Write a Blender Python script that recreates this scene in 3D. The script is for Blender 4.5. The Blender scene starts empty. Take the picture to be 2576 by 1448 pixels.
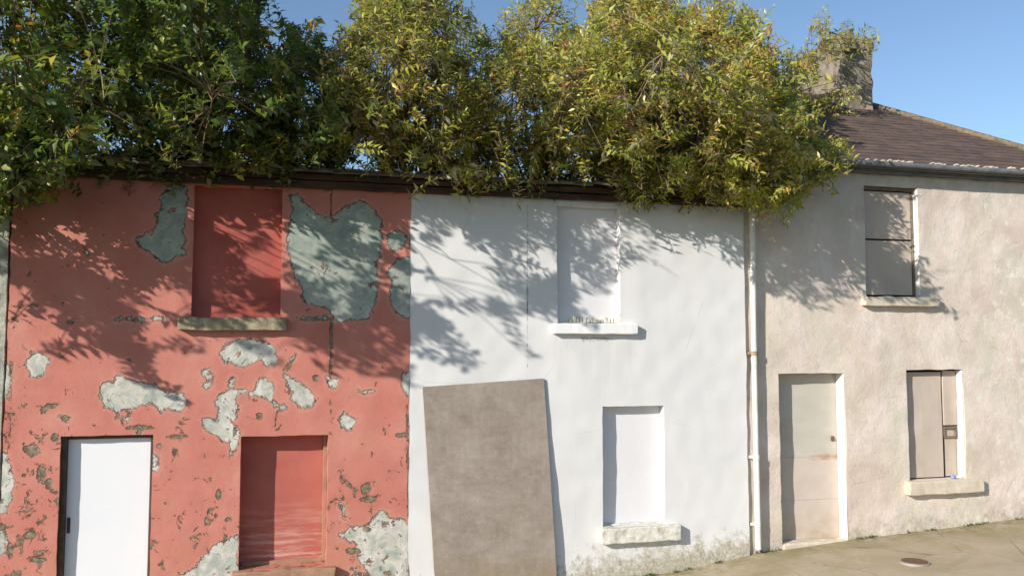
import bpy, bmesh, math, random
import numpy as np
from mathutils import Vector, noise as mnoise

# ------------------------------------------------------------------ camera, sky, sun, exposure
S = bpy.context.scene
COL = S.collection
CAM = np.array([0.0, -9.4, 2.5])
PITCH, YAW, FPX = math.radians(3.96), math.radians(14.65), 2200.0      # focal length in pixels of a 2575 px wide picture
cd = bpy.data.cameras.new("camera"); cam = bpy.data.objects.new("camera", cd); COL.objects.link(cam)
cam.location = CAM; cam.rotation_euler = (math.pi/2 + PITCH, 0, -YAW)
cd.sensor_fit = 'HORIZONTAL'; cd.sensor_width = 36; cd.lens = 36*FPX/2575
cd.clip_start = 0.1; cd.clip_end = 2000
S.camera = cam

SUN_TO = Vector((-1.73, -1.0, 0.87)).normalized()                      # towards the sun
w = bpy.data.worlds.new("World"); S.world = w; w.use_nodes = True
wn = w.node_tree.nodes; wl = w.node_tree.links
sky = wn.new("ShaderNodeTexSky"); sky.sky_type = 'NISHITA'; sky.sun_disc = False
sky.sun_elevation = math.asin(SUN_TO.z); sky.sun_rotation = math.atan2(SUN_TO.x, SUN_TO.y) % (2*math.pi)
sky.air_density = 1.0; sky.dust_density = 0.3; sky.ozone_density = 2.8
wn["Background"].inputs[1].default_value = 0.105
wl.new(sky.outputs[0], wn["Background"].inputs[0])
sd = bpy.data.lights.new("sun", 'SUN'); sd.energy = 4.4; sd.angle = math.radians(0.5); sd.color = (1.0, 0.94, 0.85)
sun = bpy.data.objects.new("sun", sd); COL.objects.link(sun)
sun.rotation_euler = SUN_TO.to_track_quat('Z', 'Y').to_euler()
S.view_settings.view_transform = 'Standard'; S.view_settings.look = 'None'
S.view_settings.exposure = 0.52; S.view_settings.gamma = 1.0

rnd = random.Random(7)
RS = np.random.RandomState(11)

# ------------------------------------------------------------------ projection helper: a spot of the picture on the plane y = Y
_F = np.array([math.sin(YAW)*math.cos(PITCH), math.cos(YAW)*math.cos(PITCH), math.sin(PITCH)])
_R = np.array([math.cos(YAW), -math.sin(YAW), 0.0]); _U = np.cross(_R, _F)
def W(px, py, Y=0.0):
    d = _F*FPX + _R*(px-1287.5) - _U*(py-724)
    return CAM + d*((Y-CAM[1])/d[1])
def XZ(pts, Y=0.0):
    return [(W(a, b, Y)[0], W(a, b, Y)[2]) for a, b in pts]
GX = [-80, -12, 0, 4.35, 5.36, 6.7, 9.27, 20, 80]; GZ = [-4.5, -1.1, -.30, -.05, .09, .18, .31, .85, 3.5]
def gz(x): return float(np.interp(x, GX, GZ))

# ------------------------------------------------------------------ node helper
class NT:
    def __init__(s, name, rough=0.85, spec=0.25):
        s.m = bpy.data.materials.new(name); s.m.use_nodes = True
        s.n = s.m.node_tree.nodes; s.l = s.m.node_tree.links
        s.b = s.n["Principled BSDF"]; s.b.inputs['Roughness'].default_value = rough
        s.b.inputs['Specular IOR Level'].default_value = spec
        s.pos = s.n.new("ShaderNodeNewGeometry").outputs['Position']
    def put(s, sock, v):
        if hasattr(v, 'is_output'): s.l.new(v, sock)
        else:
            if isinstance(v, (tuple, list)) and len(v) == 3 and sock.type == 'RGBA': v = (*v, 1)
            sock.default_value = v
    def noise(s, sc, det=4, rough=.6, vec=None, stretch=None, dist=0):
        n = s.n.new("ShaderNodeTexNoise"); n.inputs['Scale'].default_value = sc
        n.inputs['Detail'].default_value = det; n.inputs['Roughness'].default_value = rough
        n.inputs['Distortion'].default_value = dist
        v = vec if vec is not None else s.pos
        if stretch:
            mp = s.n.new("ShaderNodeMapping"); mp.inputs['Scale'].default_value = stretch
            s.l.new(v, mp.inputs[0]); v = mp.outputs[0]
        s.l.new(v, n.inputs['Vector']); return n.outputs[0]
    def vor(s, sc, feature='F1', stretch=None):
        n = s.n.new("ShaderNodeTexVoronoi"); n.inputs['Scale'].default_value = sc; n.feature = feature
        v = s.pos
        if stretch:
            mp = s.n.new("ShaderNodeMapping"); mp.inputs['Scale'].default_value = stretch
            s.l.new(v, mp.inputs[0]); v = mp.outputs[0]
        s.l.new(v, n.inputs['Vector']); return n.outputs[0]
    def ma(s, op, a, b=0.0, c=None):
        n = s.n.new("ShaderNodeMath"); n.operation = op; s.put(n.inputs[0], a); s.put(n.inputs[1], b)
        if c is not None: s.put(n.inputs[2], c)
        return n.outputs[0]
    def rng(s, v, a, b, c=0.0, d=1.0):
        n = s.n.new("ShaderNodeMapRange"); s.put(n.inputs[0], v)
        for i, k in enumerate((a, b, c, d)): n.inputs[i+1].default_value = k
        return n.outputs[0]
    def mix(s, f, a, b, mode='MIX'):
        n = s.n.new("ShaderNodeMix"); n.data_type = 'RGBA'; n.blend_type = mode
        s.put(n.inputs[0], f); s.put(n.inputs[6], a); s.put(n.inputs[7], b); return n.outputs[2]
    def ramp(s, f, stops):
        n = s.n.new("ShaderNodeValToRGB"); s.put(n.inputs[0], f); e = n.color_ramp.elements
        while len(e) < len(stops): e.new(0.5)
        for k, (p, c) in zip(e, stops): k.position = p; k.color = (*c, 1)
        return n.outputs[0]
    def attr(s, name):
        n = s.n.new("ShaderNodeAttribute"); n.attribute_name = name; return n
    def sep(s):
        n = s.n.new("ShaderNodeSeparateXYZ"); s.l.new(s.pos, n.inputs[0]); return n.outputs
    def col(s, c): s.put(s.b.inputs['Base Color'], c)
    def bump(s, h, strength=.5, dist=.01, prev=None):
        n = s.n.new("ShaderNodeBump"); n.inputs['Strength'].default_value = strength; n.inputs['Distance'].default_value = dist
        s.put(n.inputs['Height'], h)
        if prev is not None: s.l.new(prev, n.inputs['Normal'])
        s.l.new(n.outputs[0], s.b.inputs['Normal']); return n.outputs[0]
    def hgt(s):                                   # height above the sloping pavement
        x, y, z = s.sep()
        g = s.rng(x, -12, 0, -1.1, -.30); g2 = s.rng(x, 0, 9.27, 0, .61)
        return s.ma('SUBTRACT', z, s.ma('ADD', g, g2))

def M_simple(name, c1, c2, sc=6, rough=.85, bump=.3, bsc=60, bd=.004, stretch=None, spec=.2):
    t = NT(name, rough, spec); n = t.noise(sc, 6, .65, stretch=stretch)
    t.col(t.ramp(n, [(.3, c1), (.7, c2)])); t.bump(t.noise(bsc, 5, .7, stretch=stretch), bump, bd); return t.m

def M_redwall():
    t = NT("red_peeling_paint", .75, .25)
    wob = t.ma('MULTIPLY', t.ma('SUBTRACT', t.noise(11, 6, .72), .5), .17)
    fine = t.ma('MULTIPLY', t.ma('SUBTRACT', t.noise(45, 4, .6), .5), .05)
    wv = t.ma('ADD', wob, fine)
    d = t.ma('ADD', t.attr('peel').outputs['Fac'], wv)
    h = t.hgt()
    # random small chips, more towards the bottom and the left edge
    x, y, z = t.sep()
    dens = t.ma('ADD', t.rng(h, 0, 2.6, .125, .03), t.rng(x, -2.6, -1.3, .045, 0))
    cn = t.ma('SUBTRACT', t.rng(t.noise(7, 6, .72, dist=.6), 0, 1), .31)
    chipn = t.ma('SUBTRACT', cn, dens)
    chip = t.ma('MINIMUM', t.ma('ADD', t.attr('chip').outputs['Fac'], t.ma('MULTIPLY', wv, .45)), t.ma('MULTIPLY', chipn, .5))
    # colours
    red = t.ramp(t.noise(1.7, 5, .6), [(.3, (.47, .155, .118)), (.55, (.52, .20, .155)), (.75, (.56, .25, .195))])
    red = t.mix(t.rng(t.noise(5, 6, .75, stretch=(1, 1, .35)), .52, .74, 0, .45), red, (.50, .22, .14))
    red = t.mix(t.rng(t.noise(26, 4, .7), .62, .75, 0, .35), red, (.36, .13, .09))
    lowdirt = t.ma('MULTIPLY', t.rng(h, .0, 1.1, 1, 0), t.rng(t.noise(6, 6, .7), .42, .62, 0, .75))
    red = t.mix(lowdirt, red, (.45, .27, .14))
    pn = t.noise(5.5, 6, .7, dist=.8)
    plas = t.ramp(pn, [(.30, (.24, .29, .26)), (.45, (.40, .41, .36)), (.56, (.56, .53, .46)), (.70, (.62, .64, .66))])
    plas = t.mix(t.rng(z, 2.6, 3.1, 0, .7), plas, t.ramp(pn, [(.3, (.16, .235, .21)), (.52, (.24, .29, .25)), (.7, (.36, .37, .30))]))
    plas = t.mix(t.rng(t.noise(30, 5, .7), .60, .7, 0, .6), plas, (.16, .13, .10))
    chipc = t.ramp(t.noise(20, 4, .6), [(.4, (.13, .095, .06)), (.65, (.30, .25, .18))])
    d = t.ma('MAXIMUM', d, t.ma('MULTIPLY', t.ma('SUBTRACT', t.noise(5.5, 6, .74, dist=.5), .625), .5))      # flakes of paint still clinging inside the bare patches
    inp = t.rng(d, -.004, .004, 1, 0)
    edge = t.ma('MULTIPLY', t.rng(t.ma('ABSOLUTE', t.ma('ADD', d, .003)), .003, .012, 1, 0), t.rng(t.noise(8, 4, .7), .46, .60, .0, .85))
    inc = t.rng(chip, -.003, .004, 1, 0)
    halo = t.ma('MULTIPLY', t.rng(d, .0, .05, .35, 0), t.ma('SUBTRACT', 1, inp))
    c = t.mix(halo, red, (.62, .36, .27))
    c = t.mix(inp, c, plas); c = t.mix(inc, c, chipc); c = t.mix(edge, c, (.085, .06, .045))
    t.col(c)
    h1 = t.ma('SUBTRACT', 1, t.ma('MAXIMUM', t.rng(d, -.008, .008, 1, 0), t.rng(chip, -.006, .006, 1, 0)))
    b = t.bump(h1, 1.0, .016); b = t.bump(t.noise(14, 6, .7), .35, .012, b); t.bump(t.noise(120, 3, .6), .3, .002, b)
    return t.m

def M_whitewall():
    t = NT("white_painted_render", .8, .25)
    h = t.hgt(); x, y, z = t.sep()
    base = t.ramp(t.noise(1.2, 4, .6), [(.3, (.63, .625, .625)), (.7, (.665, .655, .64))])
    base = t.mix(t.rng(t.noise(3, 5, .7, stretch=(1, 1, .15)), .55, .8, 0, .14), base, (.58, .56, .50))
    g = t.ma('MULTIPLY', t.rng(h, .02, .52, 1, 0), t.rng(x, 2.2, 3.6, .45, 1))
    gn = t.ma('ADD', t.noise(8, 7, .75), t.ma('MULTIPLY', g, .40))
    dirt = t.ramp(t.noise(30, 5, .7), [(.35, (.20, .165, .09)), (.65, (.50, .46, .36))])
    base = t.mix(t.ma('MULTIPLY', t.rng(gn, .66, .82, 0, .85), t.rng(h, .3, .6, 1, 0)), base, dirt)
    sp = t.ma('MULTIPLY', t.rng(t.noise(55, 5, .75), .64, .70, 0, .5), t.rng(h, .25, .75, 1, 0))
    base = t.mix(sp, base, (.25, .22, .15))
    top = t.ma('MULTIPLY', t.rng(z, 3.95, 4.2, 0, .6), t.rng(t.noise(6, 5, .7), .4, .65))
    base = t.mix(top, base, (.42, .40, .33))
    for (a0, a1, zz) in ((2.92, 3.93, 2.665), (3.47, 4.43, .33)):
        mk = t.ma('MULTIPLY', t.ma('MULTIPLY', t.rng(x, a0-.04, a0+.05), t.rng(x, a1-.05, a1+.06, 1, 0)), t.ma('MULTIPLY', t.rng(z, zz-.75, zz, 0, 1), t.rng(z, zz, zz+.01, 1, 0)))
        base = t.mix(t.ma('MULTIPLY', mk, t.rng(t.noise(9, 5, .7, stretch=(1, 1, .12)), .45, .7, 0, .5)), base, (.50, .47, .40))
    hair = t.ma('MULTIPLY', t.rng(t.vor(.55, 'DISTANCE_TO_EDGE'), .0, .003, .4, 0), t.rng(t.noise(1.3), .5, .56)); base = t.mix(hair, base, (.40, .38, .34))
    d = t.ma('ADD', t.attr('peel').outputs['Fac'], t.ma('MULTIPLY', t.ma('SUBTRACT', t.noise(16, 5, .7), .5), .03))
    ck = t.rng(d, -.002, .006, 1, 0)
    c2 = t.ma('ADD', t.attr('chip').outputs['Fac'], t.ma('MULTIPLY', t.ma('SUBTRACT', t.noise(28, 5, .8), .5), .14))
    rough = t.rng(c2, -.01, .01, 1, 0)
    base = t.mix(t.ma('MULTIPLY', rough, .7), base, dirt)
    t.col(t.mix(ck, base, (.17, .14, .10)))
    b = t.bump(t.ma('SUBTRACT', 1, t.ma('MAXIMUM', ck, rough)), .6, .008)
    b = t.bump(t.noise(4, 5, .6), .2, .015, b); t.bump(t.noise(90, 4, .7), .25, .003, b); return t.m

def M_greywall():
    t = NT("weathered_beige_render", .92, .15)
    h = t.hgt(); x, y, z = t.sep()
    c = t.ramp(t.noise(1.1, 6, .65, dist=.5), [(.3, (.54, .44, .37)), (.46, (.64, .54, .46)), (.58, (.72, .62, .56)), (.70, (.60, .55, .43))])
    c = t.mix(t.rng(t.noise(13, 6, .8), .5, .66, 0, .4), c, (.46, .38, .31))
    c = t.mix(t.rng(t.noise(2.2, 6, .7, stretch=(1, 1, .4)), .48, .66, 0, .6), c, (.55, .54, .41))
    c = t.mix(t.rng(t.noise(4, 6, .7, stretch=(1.4, 1, .3)), .55, .75, 0, .4), c, (.74, .66, .59))
    lich = t.ma('MULTIPLY', t.rng(t.noise(6.5, 7, .78), .54, .62, 0, .8), t.rng(x, 7.9, 9.2, .15, 1))
    c = t.mix(lich, c, (.78, .76, .65))
    sp = t.rng(t.noise(60, 5, .75), .64, .72, 0, .4)
    c = t.mix(sp, c, (.30, .25, .19))
    ck = t.ma('MULTIPLY', t.rng(t.vor(.9, 'DISTANCE_TO_EDGE'), .0, .006, .35, 0), t.rng(t.noise(3), .52, .6))
    c = t.mix(ck, c, (.25, .2, .16))
    g = t.ma('MULTIPLY', t.rng(h, .0, .38, 1, 0), t.rng(t.noise(7, 6, .75), .38, .62, 0, .75))
    c = t.mix(g, c, t.ramp(t.noise(22, 4), [(.4, (.20, .17, .10)), (.6, (.42, .37, .29))]))
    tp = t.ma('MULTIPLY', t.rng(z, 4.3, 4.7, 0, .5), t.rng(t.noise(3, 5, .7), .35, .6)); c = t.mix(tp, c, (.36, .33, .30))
    t.col(c)
    b = t.bump(t.noise(7, 7, .78), .6, .022); t.bump(t.noise(70, 5, .75), .6, .006, b); return t.m

def M_wood(name, c1, c2, streak=(1, 1, .08), worn=None):
    t = NT(name, .85, .2)
    c = t.ramp(t.noise(14, 6, .7, stretch=streak), [(.3, c1), (.7, c2)])
    if worn: c = t.mix(t.rng(t.noise(5, 6, .7, stretch=(.3, 1, 1.8)), *worn[1]), c, worn[0])
    t.col(c); t.bump(t.noise(30, 6, .7, stretch=streak), .4, .003); return t.m

def M_redboard():
    t = NT("red_painted_boards", .7, .3); x, y, z = t.sep()
    c = t.ramp(t.noise(2, 4), [(.3, (.38, .10, .075)), (.7, (.46, .145, .11))])
    wz = t.rng(z, .35, .95, 1, .0)
    n = t.noise(3.2, 7, .75, stretch=(.5, 1, 5))
    c = t.mix(t.ma('MULTIPLY', wz, t.rng(n, .46, .62, 0, .75)), c, (.60, .44, .36))
    c = t.mix(t.ma('MULTIPLY', t.rng(z, .35, 1.5, .9, .0), t.rng(t.noise(5, 6, .7, stretch=(.35, 1, 6)), .5, .62, 0, .6)), c, (.36, .12, .09))
    t.col(c); t.bump(t.noise(10, 6, .7, stretch=(.3, 1, 4)), .4, .004); return t.m

def M_ply():
    t = NT("weathered_plywood", .9, .15); x, y, z = t.sep()
    c = t.ramp(t.noise(4, 8, .75, stretch=(.7, 1, 1)), [(.3, (.225, .185, .152)), (.5, (.285, .24, .20)), (.7, (.345, .298, .255))])
    c = t.mix(t.rng(t.noise(12, 7, .8, stretch=(.8, 1, 1.1)), .5, .72, 0, .5), c, (.43, .38, .33))
    c = t.mix(t.rng(t.noise(7, 6, .7), .58, .72, 0, .35), c, (.20, .155, .115))
    c = t.mix(t.ma('MULTIPLY', t.rng(z, -.15, .35, 1, 0), t.rng(t.noise(4, 5), .35, .6, .2, .8)), c, (.27, .20, .09))
    c = t.mix(t.rng(t.noise(70, 4, .7), .68, .74, 0, .6), c, (.62, .57, .48))
    c = t.mix(t.rng(t.noise(34, 6, .8, stretch=(1, 1, .04), dist=.4), .48, .72, 0, .28), c, (.18, .15, .12))
    c = t.mix(t.rng(t.noise(2.2, 6, .7, stretch=(1, 1, .3)), .55, .7, 0, .35), c, (.45, .41, .37))
    t.col(c); t.bump(t.noise(34, 6, .75, stretch=(1, 1, .04), dist=.4), .4, .003); return t.m

def M_board(name, a, b_, green=.3):
    t = NT(name, .88, .2)
    c = t.ramp(t.noise(2.5, 6, .65, stretch=(1, 1, .5)), [(.3, a), (.7, b_)])
    c = t.mix(t.rng(t.noise(9, 6, .75, stretch=(1, 1, .25)), .5, .75, 0, green), c, (.34, .30, .20))
    c = t.mix(t.rng(t.noise(40, 4, .7), .64, .72, 0, .4), c, (.24, .17, .12))
    t.col(c); t.bump(t.noise(20, 6, .7, stretch=(1, 1, .3)), .35, .004); return t.m

def M_greydoor():
    t = NT("faded_door_board", .85, .2); x, y, z = t.sep()
    c = t.ramp(t.noise(2.2, 6, .65), [(.3, (.50, .42, .35)), (.7, (.58, .50, .44))])
    up = t.ramp(t.noise(3, 6, .65, stretch=(.6, 1, 1.5)), [(.3, (.46, .42, .35)), (.7, (.53, .50, .44))])
    c = t.mix(t.rng(z, 1.17, 1.2), c, up)
    xr = t.ma('MULTIPLY', t.rng(x, 6.26, 6.42), t.rng(t.ma('ABSOLUTE', t.ma('SUBTRACT', z, 1.165)), .02, .045, 1, 0))
    c = t.mix(t.ma('MULTIPLY', xr, t.rng(t.noise(12, 5, .7), .35, .55, 0, .8)), c, (.42, .22, .15))
    lo = t.ma('MULTIPLY', t.rng(z, .15, .6, 1, 0), t.rng(t.noise(6, 6, .7), .4, .6, 0, .6)); c = t.mix(lo, c, (.38, .28, .15))
    c = t.mix(t.rng(t.noise(45, 4, .7), .64, .70, 0, .5), c, (.24, .17, .12))
    t.col(c); t.bump(t.noise(18, 6, .7), .3, .004); return t.m

def M_slate():
    t = NT("mossy_slates", .8, .25)
    c = t.ramp(t.noise(3, 6, .7, stretch=(1, 1, 2.5)), [(.3, (.075, .055, .048)), (.5, (.115, .082, .070)), (.7, (.175, .125, .10))])
    v = t.noise(11, 3, .5, stretch=(.35, 1, 1))
    c = t.mix(t.rng(v, .5, .7, 0, .5), c, (.20, .12, .075))
    c = t.mix(t.rng(t.noise(7, 6, .75), .58, .7, 0, .5), c, (.055, .05, .055))
    c = t.mix(t.rng(t.noise(30, 5, .7), .66, .72, 0, .5), c, (.42, .40, .34))
    t.col(c); t.bump(t.noise(25, 5, .7), .6, .01); return t.m

def M_ground(name, stops, sc, moss=None):
    t = NT(name, .92, .15)
    c = t.ramp(t.noise(sc, 6, .65, dist=.4), stops)
    c = t.mix(t.rng(t.noise(3, 6, .7), .5, .75, 0, .35), c, stops[0][1])
    c = t.mix(t.rng(t.noise(150, 3, .7), .6, .75, 0, .35), c, (.14, .11, .07))
    if moss:
        x, y, z = t.sep()
        c = t.mix(t.rng(t.noise(1.1, 5, .7, dist=1.2), .5, .56, 0, .28), c, (.47, .40, .31))
        ck = t.ma('MULTIPLY', t.rng(t.vor(.8, 'DISTANCE_TO_EDGE'), .0, .008, .7, 0), t.rng(t.noise(1.7), .47, .55)); c = t.mix(ck, c, (.12, .10, .06))
        jt = t.ma('ABSOLUTE', t.ma('SUBTRACT', t.ma('FRACT', t.ma('DIVIDE', t.ma('ADD', x, .35), 2.3)), .5)); c = t.mix(t.rng(jt, .0, .0035, .55, 0), c, (.15, .12, .08))
        c = t.mix(t.ma('MULTIPLY', t.rng(t.vor(14), .03, .05, .7, 0), t.rng(t.noise(2), .45, .6)), c, (.20, .17, .12))
        mm = t.ma('MULTIPLY', t.rng(y, -.5, .0, 0, 1), t.rng(t.noise(7, 6, .75), .42, .62, 0, .8)); c = t.mix(mm, c, moss)
        c = t.mix(t.ma('MULTIPLY', t.rng(y, -1.6, -.2, 0, .6), t.rng(t.noise(2, 4), .45, .6)), c, (.26, .23, .12))
    t.col(c); t.bump(t.noise(90, 5, .75), .5, .006); return t.m

def M_leaf(name, stops, back, trans=.35, rough=.55):
    t = NT(name, rough, .5)
    a = t.attr('tone'); c = t.ramp(a.outputs['Fac'], stops)
    geo = t.n.new("ShaderNodeNewGeometry")
    cc = t.mix(geo.outputs['Backfacing'], c, t.mix(.25, back, c))
    t.col(cc)
    tr = t.n.new("ShaderNodeBsdfTranslucent"); t.put(tr.inputs[0], t.mix(1.0, c, (1.0, 1.0, .45), 'MULTIPLY'))
    mx = t.n.new("ShaderNodeMixShader"); mx.inputs[0].default_value = trans
    t.l.new(t.b.outputs[0], mx.inputs[1]); t.l.new(tr.outputs[0], mx.inputs[2])
    t.l.new(mx.outputs[0], t.n["Material Output"].inputs[0]); return t.m

MAT = dict(
    red=M_redwall(), white=M_whitewall(), grey=M_greywall(), redboard=M_redboard(), ply=M_ply(),
    redpanel=M_simple("red_infill", (.36, .085, .067), (.43, .125, .10), 3, .8, .3, 18, .01),
    whitepanel=M_simple("white_infill", (.64, .63, .65), (.68, .67, .675), 2, .8, .25, 20, .006),
    whitedoor=M_simple("white_door_paint", (.72, .73, .76), (.75, .755, .77), 2, .45, .05, 30, .001, spec=.4),
    mossysill=M_simple("mossy_stone", (.16, .135, .075), (.46, .40, .28), 11, .95, .6, 40, .01),
    whitesill=M_simple("white_sill", (.74, .74, .75), (.80, .79, .79), 5, .85, .3, 40, .004),
    dirtysill=M_simple("dirty_white_sill", (.42, .38, .29), (.78, .77, .73), 12, .9, .5, 50, .006),
    beigesill=M_simple("beige_sill", (.52, .44, .33), (.66, .58, .49), 7, .9, .4, 50, .006),
    redsill=M_simple("red_dirty_sill", (.26, .19, .11), (.44, .22, .16), 7, .9, .5, 30, .01),
    leftwall=M_simple("pale_rough_render", (.20, .21, .17), (.56, .55, .48), 7, .95, .8, 30, .02),
    timber=M_wood("rotten_timber", (.030, .018, .012), (.10, .060, .042), (.12, 1, 1)),
    darkframe=M_simple("dark_frame", (.05, .035, .025), (.12, .08, .06), 8),
    brownframe=M_simple("brown_frame", (.12, .09, .07), (.24, .19, .15), 12),
    reveal=M_simple("pale_reveal_paint", (.68, .66, .62), (.80, .79, .77), 7, .85, .3, 50, .004),
    slateedge=M_simple("slate_edge", (.07, .055, .05), (.26, .22, .18), 6, .85, .5, 30, .008),
    debris=M_simple("roof_debris", (.03, .022, .015), (.10, .075, .05), 5, .95, .9, 14, .05),
    board1=M_board("warped_board", (.42, .34, .28), (.54, .46, .39)),
    board2=M_board("grey_board", (.44, .36, .29), (.56, .47, .39), .25),
    greydoor=M_greydoor(), dark=M_simple("dark_gap", (.012, .011, .011), (.03, .026, .024), 8),
    slate=M_slate(), hip=M_simple("lichen_hip_tiles", (.10, .08, .055), (.25, .19, .125), 9, .9, .6, 40, .01),
    stone=M_simple("mossy_chimney_stone", (.15, .13, .085), (.37, .31, .25), 5, .95, .9, 16, .03),
    moss=M_simple("dry_moss", (.12, .11, .055), (.30, .26, .15), 14, 1, .9, 40, .02),
    gutter=M_simple("grey_gutter", (.10, .10, .11), (.20, .20, .20), 9, .6, .2, 40, .003),
    pipe=M_simple("pale_pipe_paint", (.60, .57, .50), (.76, .75, .71), 6, .55, .2, 40, .003, spec=.35),
    rust=M_simple("rusty_bracket", (.20, .13, .08), (.42, .32, .22), 30),
    pave=M_ground("worn_concrete_pavement", [(.3, (.32, .26, .165)), (.5, (.385, .315, .215)), (.7, (.43, .355, .265))], .9, (.13, .13, .05)),
    road=M_ground("asphalt", [(.3, (.045, .045, .046)), (.7, (.07, .068, .065))], 2),
    kerb=M_simple("kerb_stone", (.24, .22, .19), (.36, .33, .29), 6),
    earth=M_simple("grass_field", (.05, .07, .02), (.10, .10, .04), .5, .95, .6, 20, .03),
    iron=M_simple("rusty_iron", (.10, .06, .035), (.20, .12, .07), 25, .7, .6, 60, .004),
    stem=M_simple("brown_bark", (.12, .08, .045), (.30, .21, .13), 20, .9, .4, 60, .003),
    spike=M_simple("dried_flower", (.17, .075, .03), (.36, .17, .07), 90, .95, .9, 160, .01),
    packet_blue=M_simple("packet_blue", (.16, .24, .50), (.30, .38, .62), 40, .35, .1),
    packet_white=M_simple("packet_white", (.7, .72, .76), (.8, .8, .82), 40, .35, .1),
    dleaf=M_leaf("dark_green_leaf", [(0, (.06, .11, .02)), (.4, (.14, .215, .038)), (.62, (.24, .31, .05)), (.82, (.40, .41, .08)), (.94, (.55, .42, .06)), (1, (.58, .28, .06))], (.20, .26, .15), .45, .33),
    bleaf=M_leaf("olive_leaf", [(0, (.16, .20, .03)), (.35, (.33, .36, .055)), (.60, (.48, .47, .09)), (.78, (.58, .48, .10)), (.90, (.64, .42, .10)), (1, (.42, .18, .06))], (.62, .63, .52), .42, .34),
    wleaf=M_leaf("weed_leaf", [(0, (.06, .10, .02)), (1, (.16, .19, .05))], (.15, .18, .08)),
)

# ------------------------------------------------------------------ object helpers
def tag(o, label=None, cat=None, group=None, kind=None):
    if label: o['label'] = label
    if cat: o['category'] = cat
    if group: o['group'] = group
    if kind: o['kind'] = kind
    return o
class Thing:
    def __init__(s, name, label, cat, loc, group=None):
        s.o = bpy.data.objects.new(name, None); COL.objects.link(s.o); s.o.location = loc; s.o.empty_display_size = .2
        s.L = np.array(loc, float); tag(s.o, label, cat, group)
    def part(s, name, mb, mat, parent=None, label=None):
        o = mb.build(name, mat, s.L); o.parent = parent or s.o
        if label: o['label'] = label
        return o
class MB:
    def __init__(s): s.v = []; s.f = []; s.mi = []; s.attrs = {}; s.smooth = False
    def add(s, vs, fs, mi=0):
        k = len(s.v); s.v += [tuple(map(float, v)) for v in vs]; s.f += [tuple(i+k for i in f) for f in fs]; s.mi += [mi]*len(fs)
    def box(s, x0, x1, y0, y1, z0, z1, bev=.006, jit=0.0, seg=0.12, mi=0, rot=None):
        bm = bmesh.new(); bmesh.ops.create_cube(bm, size=1)
        c = Vector(((x0+x1)/2, (y0+y1)/2, (z0+z1)/2)); d = (x1-x0, y1-y0, z1-z0)
        for v in bm.verts: v.co = Vector((v.co.x*d[0], v.co.y*d[1], v.co.z*d[2]))
        if bev: bmesh.ops.bevel(bm, geom=list(bm.edges), offset=min(bev, min(d)*.4), segments=2, affect='EDGES', profile=.6)
        if jit:
            for ax in range(3):
                n = int(d[ax]/seg)
                if n > 1:
                    for i in range(1, n):
                        p = Vector((0, 0, 0)); p[ax] = -d[ax]/2 + d[ax]*i/n; nn = Vector((0, 0, 0)); nn[ax] = 1
                        bmesh.ops.bisect_plane(bm, geom=bm.verts[:]+bm.edges[:]+bm.faces[:], plane_co=p, plane_no=nn)
        for v in bm.verts:
            if rot: v.co = rot @ v.co
            v.co += c
            if jit:
                q = v.co*9; v.co += Vector((mnoise.noise(q), mnoise.noise(q+Vector((31, 0, 0))), mnoise.noise(q+Vector((0, 47, 0)))))*jit
        bm.verts.ensure_lookup_table(); bm.verts.index_update()
        s.add([v.co for v in bm.verts], [[v.index for v in f.verts] for f in bm.faces], mi); bm.free(); return s
    def tube(s, pts, rad, n=6, cap=True, mi=0):
        pts = [Vector(p) for p in pts]; k = len(s.v); rr = rad if isinstance(rad, (list, tuple)) else [rad]*len(pts)
        for i, p in enumerate(pts):
            t = (pts[min(i+1, len(pts)-1)]-pts[max(i-1, 0)]).normalized()
            a = t.orthogonal() if abs(t.z) > .99 else t.cross(Vector((0, 0, 1)))
            a.normalize(); b = t.cross(a)
            for j in range(n):
                an = 2*math.pi*j/n; s.v.append(tuple(p + (a*math.cos(an)+b*math.sin(an))*rr[i]))
        for i in range(len(pts)-1):
            for j in range(n):
                s.f.append((k+i*n+j, k+i*n+(j+1) % n, k+(i+1)*n+(j+1) % n, k+(i+1)*n+j)); s.mi.append(mi)
        if cap:
            s.f.append(tuple(k+j for j in reversed(range(n)))); s.mi.append(mi)
            s.f.append(tuple(k+(len(pts)-1)*n+j for j in range(n))); s.mi.append(mi)
        return s
    def build(s, name, mat, L=(0, 0, 0)):
        me = bpy.data.meshes.new(name); V = np.array(s.v) - np.array(L)
        me.from_pydata(V.tolist(), [], s.f)
        for m in (mat if isinstance(mat, (list, tuple)) else [mat]): me.materials.append(m)
        if max(s.mi, default=0): me.polygons.foreach_set('material_index', s.mi)
        for k, a in s.attrs.items():
            at = me.attributes.new(k, 'FLOAT', 'POINT'); at.data.foreach_set('value', np.asarray(a, np.float32))
        if s.smooth: me.polygons.foreach_set('use_smooth', [True]*len(me.polygons))
        me.update()
        o = bpy.data.objects.new(name, me); COL.objects.link(o); return o

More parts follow.
